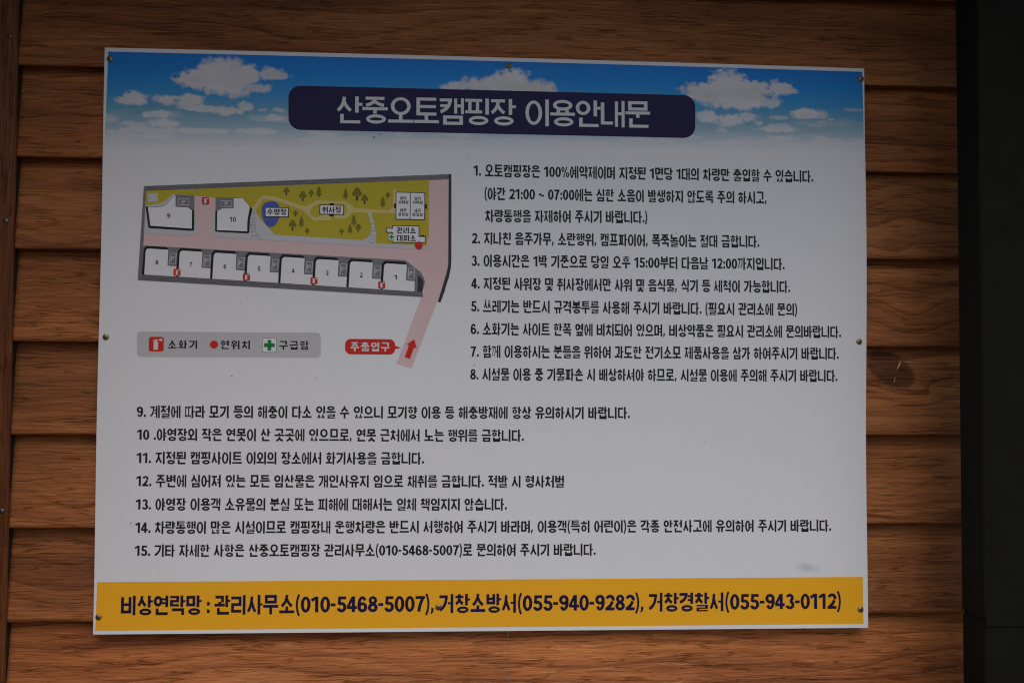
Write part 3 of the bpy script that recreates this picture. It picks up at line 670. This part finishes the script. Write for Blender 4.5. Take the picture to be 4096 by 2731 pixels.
class Pen:
    def __init__(self, tv, th):
        self.tv, self.th, self.polys = tv, th, []
    def rect(self, x0, y0, x1, y1):
        self.polys.append([(x0, y0), (x1, y0), (x1, y1), (x0, y1)])
    def ribbon(self, pts, t, t2=None):
        t2 = t if t2 is None else t2
        n = len(pts)
        L, Rr = [], []
        for i, (x, y) in enumerate(pts):
            a = pts[max(i - 1, 0)]; b = pts[min(i + 1, n - 1)]
            d = Vector((b[0] - a[0], b[1] - a[1])).normalized()
            if 0 < i < n - 1:
                d1 = Vector((x - a[0], y - a[1])).normalized()
                k = 1 / max(0.45, d1.dot(d))
            else:
                k = 1.0
            w = (t + (t2 - t) * i / (n - 1)) * 0.5 * k
            L.append((x - d.y * w, y + d.x * w)); Rr.append((x + d.y * w, y - d.x * w))
        for i in range(n - 1):
            self.polys.append([L[i], L[i + 1], Rr[i + 1], Rr[i]])
    def ring(self, x0, y0, x1, y1, tx, ty, n=22, a0=0.0, a1=360.0):
        cx, cy, rx, ry = (x0 + x1) / 2, (y0 + y1) / 2, (x1 - x0) / 2, (y1 - y0) / 2
        def pt(k, ix, iy):
            a = R(a0 + (a1 - a0) * k / n)
            return (cx + (rx - ix) * math.cos(a), cy + (ry - iy) * math.sin(a))
        for k in range(n):
            self.polys.append([pt(k, 0, 0), pt(k + 1, 0, 0), pt(k + 1, tx, ty), pt(k, tx, ty)])
    def bez(self, a, b, c, t, t2=None, n=6):
        self.ribbon([((1 - s) ** 2 * a[0] + 2 * s * (1 - s) * b[0] + s * s * c[0], (1 - s) ** 2 * a[1] + 2 * s * (1 - s) * b[1] + s * s * c[1]) for s in [k / n for k in range(n + 1)]], t, t2)

def consonant(p, c, x0, y0, x1, y1, slant=False, final=False):
    if c in DOUBLE: c = DOUBLE[c]
    if len(c) == 2:
        m = (x0 + x1) / 2
        q = Pen(p.tv * (0.60 if slant else 0.70), p.th)
        consonant(q, c[0], x0, y0, m - 0.018, y1, slant, final)
        consonant(q, c[1], m + 0.018, y0, x1, y1, slant, final)
        p.polys += q.polys
        return
    w, h, cx = x1 - x0, y1 - y0, (x0 + x1) / 2
    n = NH[c]
    th = min(p.th, h / (n + 0.72 * (n - 1)))
    tv = min(p.tv, w * 0.36)
    if c == "ㄱ" or c == "ㅋ":
        p.rect(x0, y1 - th, x1, y1)
        if slant:
            p.bez((x1 - tv * 0.52, y1 - th * 0.3), (x1 - tv * 0.55, y0 + h * 0.30), (x0 + w * 0.06, y0 + th * 0.35), tv * 0.98, tv * 0.92)
        else:
            p.rect(x1 - tv, y0, x1, y1 - th)
        if c == "ㅋ":
            ym = y0 + h * (0.50 if slant else 0.42)
            p.rect(x0 + w * 0.04, ym - th * 0.48, x1 - tv * 0.8, ym + th * 0.48)
    elif c == "ㄴ":
        p.rect(x0, y0 + th, x0 + tv, y1); p.rect(x0, y0, x1, y0 + th)
    elif c in "ㄷㅌ":
        p.rect(x0, y1 - th, x1, y1); p.rect(x0, y0 + th, x0 + tv, y1 - th); p.rect(x0, y0, x1, y0 + th)
        if c == "ㅌ":
            p.rect(x0 + tv, y0 + h / 2 - th / 2, x1 - w * 0.02, y0 + h / 2 + th / 2)
    elif c == "ㄹ":
        ym = y0 + h / 2
        p.rect(x0, y1 - th, x1, y1); p.rect(x1 - tv, ym + th / 2, x1, y1 - th); p.rect(x0, ym - th / 2, x1, ym + th / 2)
        p.rect(x0, y0 + th, x0 + tv, ym - th / 2); p.rect(x0, y0, x1, y0 + th)
    elif c == "ㅁ":
        p.rect(x0, y1 - th, x1, y1); p.rect(x0, y0, x1, y0 + th); p.rect(x0, y0 + th, x0 + tv, y1 - th); p.rect(x1 - tv, y0 + th, x1, y1 - th)
    elif c == "ㅂ":
        p.rect(x0, y0 + th, x0 + tv, y1); p.rect(x1 - tv, y0 + th, x1, y1); p.rect(x0, y0, x1, y0 + th)
        ym = y0 + h * 0.54
        p.rect(x0 + tv, ym - th * 0.45, x1 - tv, ym + th * 0.45)
    elif c in "ㅅㅈㅊ":
        yt = y1
        if c == "ㅊ":
            s = min(h * 0.15, 0.10)
            p.rect(cx - tv * 0.62, y1 - s - th * 0.3, cx + tv * 0.62, y1)
            yt = y1 - s
        if c in "ㅈㅊ":
            p.rect(x0 + w * 0.03, yt - th, x1 - w * 0.03, yt)
            yt -= th * 0.7
        hh = yt - y0
        p.bez((cx, yt), (cx - w * 0.02, y0 + hh * 0.42), (x0 + tv * 0.30, y0 + th * 0.30), tv * 0.95, tv * 0.9)
        p.bez((cx + w * 0.0, y0 + hh * 0.66), (cx + w * 0.12, y0 + hh * 0.30), (x1 - tv * 0.30, y0 + th * 0.30), tv * 0.9, tv * 0.9)
    elif c == "ㅇ":
        p.ring(x0, y0, x1, y1, tv, th)
    elif c == "ㅍ":
        p.rect(x0, y1 - th, x1, y1); p.rect(x0, y0, x1, y0 + th)
        p.rect(x0 + w * 0.18, y0 + th, x0 + w * 0.18 + tv * 0.92, y1 - th); p.rect(x1 - w * 0.18 - tv * 0.92, y0 + th, x1 - w * 0.18, y1 - th)
    elif c == "ㅎ":
        s = h * 0.13
        p.rect(cx - tv * 0.6, y1 - s - th * 0.2, cx + tv * 0.6, y1)
        p.rect(x0, y1 - s - th, x1, y1 - s)
        p.ring(x0 + w * 0.07, y0, x1 - w * 0.07, y1 - s - th * 1.45, tv * 0.95, min(th, h * 0.16))

def syllable(p, ch):
    k = ord(ch) - 0xAC00
    c, v, f = CHO[k // 588], JUNG[(k % 588) // 28], JONG[k % 28]
    tv, th = p.tv, p.th
    yb = 0.40 if f else 0.0            # bottom of the upper group
    if f:
        consonant(p, f, 0.16, 0.0, 0.92, 0.345, final=True)
    if v in "ㅏㅐㅑㅒㅓㅔㅕㅖㅣ":
        cy0 = 0.44 if f else 0.10
        cy1 = 0.98 if f else 0.93
        if c == "ㅇ" and not f: cy0, cy1 = 0.04, 0.96
        vy0 = (0.40 if f else 0.0)
        ym = (cy0 + cy1) / 2
        def vert(xr): p.rect(xr - tv, vy0, xr, 1.0)
        dth = min(th, 0.105)
        two = (ym + 0.105 if not f else ym + 0.10, ym - 0.125 if not f else ym - 0.10)
        if v == "ㅣ": cx1 = 0.68; vert(0.94)
        elif v in "ㅏㅑ":
            cx1 = 0.60; vert(0.86)
            for t in ((ym,) if v == "ㅏ" else two): p.rect(0.86, t - dth / 2, 1.0, t + dth / 2)
        elif v in "ㅓㅕ":
            cx1 = 0.58; vert(0.94)
            for t in ((ym,) if v == "ㅓ" else two): p.rect(0.585 if c != "ㅇ" else 0.54, t - dth / 2, 0.94 - tv, t + dth / 2)
        elif v in "ㅐㅒ":
            cx1 = 0.50
            q = tv * 0.86
            p.rect(0.70 - q, vy0 + 0.02, 0.70, 0.98); p.rect(0.96 - q, vy0, 0.96, 1.0)
            for t in ((ym,) if v == "ㅐ" else two): p.rect(0.70, t - dth / 2, 0.96 - q, t + dth / 2)
        else:
            cx1 = 0.46
            q = tv * 0.86
            p.rect(0.74 - q, vy0 + 0.02, 0.74, 0.98); p.rect(0.97 - q, vy0, 0.97, 1.0)
            for t in ((ym,) if v == "ㅔ" else two): p.rect(0.46 if c != "ㅇ" else 0.42, t - dth / 2, 0.74 - q, t + dth / 2)
        consonant(p, c, 0.03, cy0, cx1, cy1, slant=(c in "ㄱㄲㅋ"))
    elif v in "ㅗㅛㅜㅠㅡ":
        bth = th
        if v == "ㅡ":
            bar = 0.46 if f else 0.05
            cy0 = bar + bth + (0.05 if f else 0.14)
        elif v in "ㅗㅛ":
            bar = 0.41 if f else 0.05
            cy0 = bar + bth + (0.075 if f else 0.17)
            for xx in ((0.5,) if v == "ㅗ" else (0.33, 0.67)):
                p.rect(xx - tv / 2, bar + bth, xx + tv / 2, cy0 + 0.03)
        else:
            bar = 0.50 if f else 0.34
            cy0 = bar + bth + (0.035 if f else 0.07)
            for xx in ((0.5,) if v == "ㅜ" else (0.33, 0.67)):
                p.rect(xx - tv / 2, 0.375 if f else 0.0, xx + tv / 2, bar)
        p.rect(0.02, bar, 0.98, bar + bth)
        if f: cy0 = min(cy0, 0.67)
        consonant(p, c, 0.12, cy0, 0.88, 1.0)
    else:
        hv = {"ㅘ": ("ㅗ", "ㅏ"), "ㅙ": ("ㅗ", "ㅐ"), "ㅚ": ("ㅗ", "ㅣ"), "ㅝ": ("ㅜ", "ㅓ"), "ㅞ": ("ㅜ", "ㅔ"), "ㅟ": ("ㅜ", "ㅣ"), "ㅢ": ("ㅡ", "ㅣ")}[v]
        vy0 = 0.40 if f else 0.0
        xr = 0.86 if hv[1] == "ㅏ" else 0.95
        p.rect(xr - tv, vy0, xr, 1.0)
        xl = xr - tv
        if hv[1] == "ㅏ": p.rect(xr, 0.5 + (0.16 if f else 0), 1.0, 0.5 + (0.16 if f else 0) + min(th, 0.105))
        if hv[1] == "ㅓ": p.rect(xl - 0.20, 0.16 if not f else 0.42, xl, 0.16 + min(th, 0.1) if not f else 0.42 + min(th, 0.1))
        if hv[0] == "ㅗ":
            b = 0.42 if f else 0.08
            p.rect(0.0, b, xl - 0.035, b + th)
            c0 = b + th + (0.06 if f else 0.14)
            p.rect(0.33 - tv / 2, b + th, 0.33 + tv / 2, c0 + 0.03)
        elif hv[0] == "ㅜ":
            b = 0.52 if f else 0.36
            p.rect(0.0, b, xl - 0.035, b + th * 0.95)
            p.rect(0.32 - tv / 2, 0.38 if f else 0.0, 0.32 + tv / 2, b)
            c0 = b + th + 0.05
        else:
            b = 0.42 if f else 0.08
            p.rect(0.0, b, xl - 0.035, b + th)
            c0 = b + th + (0.07 if f else 0.12)
        consonant(p, c, 0.05, c0, xl - 0.09, 0.98)

def latin(p, ch):
    """figures and marks; returns width"""
    t, th = p.tv * 1.02, p.th * 1.0
    b, T = 0.09, 0.90
    W = 0.60
    m = (b + T) / 2
    if ch == "0": p.ring(0.02, b - 0.01, W - 0.02, T + 0.01, t, th)
    elif ch == "1":
        W = 0.52
        p.rect(0.24, b, 0.24 + t, T)
        p.ribbon([(0.03, T - 0.20), (0.26 + t * 0.2, T - 0.055)], th * 1.05)
    elif ch == "2":
        p.ring(0.03, T - 0.46, W - 0.03, T + 0.01, t, th, 14, 170, -25)
        p.ribbon([(W - 0.09 - t * 0.35, T - 0.34), (0.34, b + 0.27), (0.09 + t * 0.2, b + th * 0.6)], t * 0.92)
        p.rect(0.03, b, W - 0.03, b + th)
    elif ch == "3":
        p.ring(0.06, m - 0.035, W - 0.06, T + 0.01, t * 0.95, th, 14, 165, -90)
        p.ring(0.03, b - 0.01, W - 0.02, m + 0.065, t, th, 14, 90, -165)
    elif ch == "4":
        p.rect(W - 0.13 - t, b, W - 0.13, T)
        p.ribbon([(W - 0.16 - t * 0.5, T - 0.03), (0.05, b + 0.24)], t * 0.8)
        p.rect(0.02, b + 0.16, W - 0.01, b + 0.16 + th)
    elif ch == "5":
        p.rect(0.10, T - th, W - 0.05, T)
        p.ribbon([(0.10 + t * 0.5, T - th * 0.5), (0.06 + t * 0.5, m - 0.01)], t * 0.9)
        p.ring(0.02, b - 0.01, W - 0.02, m + 0.12, t, th, 16, 140, -165)
    elif ch == "6" or ch == "9":
        q = Pen(p.tv, p.th)
        q.ring(0.02, b - 0.01, W - 0.02, m + 0.10, t, th)
        q.ring(0.02, b - 0.01, W - 0.03, T + 0.01, t, th, 12, 190, 35)
        if ch == "9":
            q.polys = [[(W - x, b + T - y) for x, y in pl] for pl in q.polys]
        p.polys += q.polys
    elif ch == "7":
        p.rect(0.03, T - th, W - 0.03, T)
        p.bez((W - 0.06 - t * 0.4, T - th * 0.5), (0.30, m + 0.05), (0.16 + t * 0.3, b), t * 0.95)
    elif ch == "8":
        p.ring(0.06, m - 0.02, W - 0.06, T + 0.01, t * 0.92, th * 0.92)
        p.ring(0.02, b - 0.01, W - 0.02, m + 0.06, t, th)
    elif ch == "P":
        W = 0.66
        p.rect(0.06, b, 0.06 + t, T)
        p.rect(0.06 + t, T - th, 0.38, T); p.rect(0.06 + t, m - 0.06, 0.38, m - 0.06 + th)
        p.ring(0.12, m - 0.06, W - 0.04, T, t, th, 10, -90, 90)
    elif ch == ".": W = 0.27; p.rect(0.05, b, 0.05 + t * 1.05, b + t)
    elif ch == ",": W = 0.27; p.ribbon([(0.13, b + t), (0.12, b + 0.02), (0.05, b - 0.12)], t * 0.95, t * 0.5)
    elif ch == ":": W = 0.27; p.rect(0.06, b, 0.06 + t, b + t); p.rect(0.06, m - 0.02, 0.06 + t, m - 0.02 + t)
    elif ch == "-": W = 0.36; p.rect(0.02, m - 0.10, W - 0.02, m - 0.10 + th)
    elif ch == "(" or ch == ")":
        W = 0.32
        q = Pen(t, th)
        q.bez((W - 0.06, 1.02), (-0.03, 0.48), (W - 0.06, -0.08), t * 0.72, t * 0.72, 8)
        if ch == ")": q.polys = [[(W - x, y) for x, y in pl] for pl in q.polys]
        p.polys += q.polys
    elif ch == "~":
        W = 0.66
        p.ribbon([(0.04 + 0.58 * s / 10, 0.45 + 0.07 * math.sin(s / 10 * 2 * math.pi)) for s in range(11)], th)
    elif ch == "%":
        W = 0.92
        p.ring(0.02, 0.50, 0.36, T + 0.01, t * 0.66, th * 0.7); p.ring(0.54, b - 0.01, 0.88, 0.49, t * 0.66, th * 0.7)
        p.ribbon([(0.26, b - 0.02), (0.64, T + 0.02)], t * 0.6)
    return W

STYLE = {   # vertical and horizontal stroke, gap between glyphs, word space
    'title': (0.135, 0.112, -0.02, 0.36), 'rule': (0.186, 0.136, 0.035, 0.36), 'contact': (0.180, 0.150, 0.02, 0.25),
    'map': (0.180, 0.138, 0.05, 0.3), 'legend': (0.180, 0.138, 0.16, 0.3), 'bubble': (0.190, 0.140, 0.12, 0.3), 'num': (0.15, 0.13, 0.06, 0.3), 'pee': (0.11, 0.11, 0.0, 0.3),
}
CACHE = {}
def glyph(ch, style):
    key = (ch, style)
    if key not in CACHE:
        tv, th, gap, sp = STYLE[style]
        p = Pen(tv, th)
        if ch == " ": w = sp
        elif ord(ch) >= 0xAC00: syllable(p, ch); w = 1.0
        else:
            w = latin(p, ch)
            if ch.isdigit() and style in ('rule', 'contact'):      # broad figures set tight
                p.polys = [[(x * 1.13, y) for x, y in q] for q in p.polys]
                w = w * 1.13 - 0.03
        CACHE[key] = (p.polys, w)
    return CACHE[key]

def lettering(name, entry, layer, mat, parent):
    text, style, a, b, hh = entry
    gap = STYLE[style][2]
    pos, items = 0.0, []
    for ch in text:
        pl, w = glyph(ch, style)
        items.append((pos, pl))
        pos += w + (gap if ch != " " else 0)
    total = pos - gap
    lo = min((x for o, pl in items for q in pl for x, _ in [(o + p[0], 0) for p in q]), default=0)
    hi = max((x for o, pl in items for q in pl for x, _ in [(o + p[0], 0) for p in q]), default=total)
    A, B = Vector(a), Vector(b)
    d = (B - A)
    sx = d.length / (hi - lo)
    e = d.normalized(); nrm = Vector((-e.y, e.x))
    lat = style in ('num', 'pee')
    verts, faces = [], []
    for off, pls in items:
        for n, q in enumerate(pls):
            i0 = len(verts)
            for x, y in q:
                yy = ((y - 0.09) / 0.81 - 0.5) if lat else (y - 0.5)
                pt = A + e * ((off + x - lo) * sx) + nrm * (yy * hh)
                u, v = pt.x * 1e-4, pt.y * 1e-4
                verts.append((u, -bow(u, v) - layer * LAYER - (n % 24) * 0.000012, v))
            area = sum(q[k][0] * q[(k + 1) % len(q)][1] - q[(k + 1) % len(q)][0] * q[k][1] for k in range(len(q)))
            f = list(range(i0, i0 + len(q)))
            faces.append(f if area > 0 else f[::-1])
    return mesh_obj(name, verts, faces, mat, parent)

# title
plate = poly_mesh("title_plate", [rounded(D_PLATE, 185)], 3, M['navy'], board)
lettering("title_lettering", D_TEXT[0], 5, M['titlewhite'], plate)
# numbered rules
for t in D_TEXT[1:-1]:
    lettering("rule_lettering", t, 2, M['black'], board)
# emergency contacts
band = poly_mesh("contact_band", [D_BAND], 1, M['yellow'], board)
lettering("contact_lettering", D_TEXT[-1], 3, M['navytext'], band)

# ------------------------------------------------------------------ the printed site map
PO = D_POLY
smap = poly_mesh("site_map", [PO['road']], 1, M['pink'], board)
poly_mesh("stone_border", [PO['brick_top']], 2, M['brick'], smap)
poly_mesh("stone_border", [PO['brick_bottom']], 7, M['brick'], smap)
poly_mesh("boundary_strip", [PO['wall_left']], 8, M['wall'], smap)
poly_mesh("boundary_strip", [PO['wall_right']], 8, M['char'], smap)
poly_mesh("lawn_area", [PO['lawn']], 3, M['lawn'], smap)
poly_mesh("pavement", [PO['pave_left']], 4, M['pave'], smap)
poly_mesh("pavement", [PO['pave_right']], 4, M['pave'], smap)
poly_mesh("pavement", [PO['pave_path']], 6, M['pave'], smap)
poly_mesh("footpath", [PO['cream']], 5, M['cream'], smap)
poly_mesh("lawn_island", [PO['lawn_island']], 6, M['lawn'], smap)
poly_mesh("pool", [PO['pool']], 7, M['pool'], smap)
poly_mesh("plot", [PO['plot']], 4, M['pave'], smap)
for n, l in (("parking_left", 5), ("parking_mid", 5), ("parking_low", 4)):
    poly_mesh("parking_area", [PO[n]], l, M['asphalt'], smap)
poly_mesh("parking_wedge", [PO['wedge']], 5, M['char'], smap)
for ln in D_LINES:
    pen = Pen(0, 0)
    pen.ribbon(ln, 5)
    poly_mesh("step_line", pen.polys, 8, M['thin'], smap, cut=False)
for outer, inner in D_PITCH:
    poly_mesh("pitch_border", [outer], 6, M['black'], smap)
    poly_mesh("pitch", [inner], 8, M['white'], smap)
for q in D_PBOX:
    pen = Pen(0, 0)
    pen.ribbon(list(q) + [q[0]], 9)
    poly_mesh("parking_bay", pen.polys, 7, M['legend'], smap, cut=False)
for t in D_PEE:
    lettering("parking_letter", t, 7, M['titlewhite'], smap)
for t in D_NUM:
    lettering("pitch_number", t, 10, M['black'], smap)
for outer, inners, tabs in D_BUILD:
    poly_mesh("building_outline", [outer] + tabs, 8, M['black'], smap, step=0.00003)
    poly_mesh("building_plan", inners, 10, M['white'], smap)
for t in D_MAPTEXT:
    lettering("building_lettering", t, 12, M['black'], smap)
for (x, y, h) in D_ROUND:
    w = h * 0.36
    crown = [circle(x, y + h * 0.26, w * 0.62), circle(x - w * 0.52, y + h * 0.02, w * 0.52), circle(x + w * 0.52, y + h * 0.02, w * 0.52)]
    poly_mesh("tree_symbol", crown, 7, M['tree'], smap, cut=False, step=0.00002)
    poly_mesh("trunk_symbol", [[(x - h * 0.075, y - h * 0.5), (x + h * 0.075, y - h * 0.5), (x + h * 0.065, y - h * 0.18), (x, y - h * 0.13), (x - h * 0.065, y - h * 0.18)]], 8, M['trunk'], smap, cut=False)
for (x, y, h) in D_FIR:
    tris = [[(x - h * k * w, y + h * b), (x + h * k * w, y + h * b), (x, y + h * t)] for k, w, b, t in ((1, 0.17, 0.17, 0.5), (1, 0.22, -0.07, 0.34), (1, 0.27, -0.32, 0.14))]
    tris.append([(x - h * 0.07, y - h * 0.5), (x + h * 0.07, y - h * 0.5), (x + h * 0.07, y - h * 0.30), (x - h * 0.07, y - h * 0.30)])
    poly_mesh("fir_symbol", tris, 7, M['tree'], smap, cut=False, step=0.00002)

def sq(x, y, s):
    return [(x - s / 2, y + s / 2), (x + s / 2, y + s / 2), (x + s / 2, y - s / 2), (x - s / 2, y - s / 2)]
def extinguisher(x, y, s, layer, parent):
    poly_mesh("extinguisher_symbol", [rounded(sq(x, y, s), s * 0.16)], layer, M['red'], parent, cut=False)
    def q(*pts): return [(x + a * s, y + b * s) for a, b in pts]
    body = q((-0.18, -0.38), (0.12, -0.38), (0.12, 0.12), (0.10, 0.19), (0.04, 0.24), (-0.09, 0.24), (-0.15, 0.19), (-0.18, 0.12))
    neck = q((-0.07, 0.22), (0.01, 0.22), (0.01, 0.34), (-0.07, 0.34))
    horn = q((0.01, 0.27), (0.12, 0.27), (0.39, 0.20), (0.39, 0.39), (0.12, 0.31), (0.01, 0.31))
    pen = Pen(0, 0)
    pen.ribbon(q((-0.22, 0.19), (-0.18, 0.26), (-0.07, 0.30)), s * 0.035)
    poly_mesh("extinguisher_figure", [body, neck, horn] + pen.polys, layer + 1, M['titlewhite'], parent, cut=False, step=0.00002)
def first_aid(x, y, s, layer, parent):
    poly_mesh("first_aid_symbol", [rounded(sq(x, y, s), s * 0.13)], layer, M['green'], parent, cut=False)
    poly_mesh("first_aid_field", [rounded(sq(x, y, s * 0.94), s * 0.11)], layer + 1, M['white'], parent, cut=False)
    a, b = s * 0.13, s * 0.365
    poly_mesh("first_aid_cross", [[(x - a, y - b), (x + a, y - b), (x + a, y - a), (x + b, y - a), (x + b, y + a), (x + a, y + a), (x + a, y + b), (x - a, y + b), (x - a, y + a), (x - b, y + a), (x - b, y - a), (x - a, y - a)]], layer + 2, M['green'], parent, cut=False)
for e in D_EXT:
    extinguisher(*e, 11, smap)
first_aid(*D_AID[0], 12, smap)
poly_mesh("position_dot", [circle(D_DOT[0][0], D_DOT[0][1], D_DOT[0][2] / 2)], 12, M['red'], smap, cut=False)

# legend
legend = poly_mesh("legend_bar", [rounded(D_LEGEND, 62)], 1, M['legend'], board)
extinguisher(*D_EXTLEG, 2, legend)
first_aid(*D_AID[1], 2, legend)
poly_mesh("position_dot", [circle(D_DOT[1][0], D_DOT[1][1], D_DOT[1][2] / 2)], 2, M['red'], legend, cut=False)
for t in D_LEGTEXT:
    lettering("legend_lettering", t, 2, M['black'], legend)
# entrance bubble and arrow
bub = poly_mesh("entrance_bubble", [rounded(D_BUBBLE, 88), D_TAIL], 2, M['red'], board, cut=False, step=0.00003)
lettering("entrance_lettering", D_BUBTEXT[0], 4, M['titlewhite'], bub)
poly_mesh("entrance_arrow", [D_ARROW], 3, M['red'], board, cut=False)

# dirt: fine specks and one rubbed smudge
rnd = random.Random(5)
polys = []
for k in range(230):
    u, v = rnd.uniform(-5850, 5850), rnd.uniform(-4350, 3300)
    if v < -3600 and rnd.random() < 0.5: continue
    if u > 0 and rnd.random() < 0.35: continue
    r = rnd.uniform(2.2, 6.0) if rnd.random() > 0.04 else rnd.uniform(6, 9)
    polys.append(circle(u, v, r * rnd.uniform(0.8, 1.6), r * rnd.uniform(0.6, 1.1), 7))
for (u, v) in D_SPK:
    polys.append(circle(u, v, 9, 7, 8))
o = poly_mesh("dirt_specks", polys, 22, M['speck'], board, cut=False)
tag(o, kind="stuff")
g = 24
verts, faces, cols = [], [], []
su, sv = D_SMUDGE[0] * 1e-4, D_SMUDGE[1] * 1e-4
for i in range(g):
    for j in range(g):
        a, b = (i / (g - 1) - 0.5) * 2, (j / (g - 1) - 0.5) * 2
        u, v = su + a * 0.024 + b * 0.0, sv + b * 0.011 - a * 0.003
        verts.append(P3(u, v, 1))
        r = math.hypot(a * 1.0, b * 1.05)
        n = float(fractal(np.array([a * 2.3]), np.array([b * 2.3]), 3.3, 3)[0])
        k = max(0.0, 1 - r) ** 1.2 * (0.55 + 0.9 * n)
        k = min(1.0, k) * 0.34
        cols.append(tuple(c * 0.975 * (1 - k) + 0.10 * k for c in WHITE) + (1.0,))
for i in range(g - 1):
    for j in range(g - 1):
        a = i * g + j
        if math.hypot((i + 0.5) / (g - 1) * 2 - 1, (j + 0.5) / (g - 1) * 2 - 1) < 1.0:
            faces.append((a, a + g, a + g + 1, a + 1))
sm = mesh_obj("smudge", verts, faces, M['smudge'], board)
ca = sm.data.color_attributes.new("ink", 'FLOAT_COLOR', 'POINT')
ca.data.foreach_set("color", [x for c in cols for x in c])

# the eight screws that hold the board
for k, (x, y) in enumerate(D_SCREWS):
    u, v = x * 1e-4, y * 1e-4
    screw_parts(board, (u, -bow(u, v), v), 0.0048, M['brass'], 0.2 + k * 0.7, 0.40)
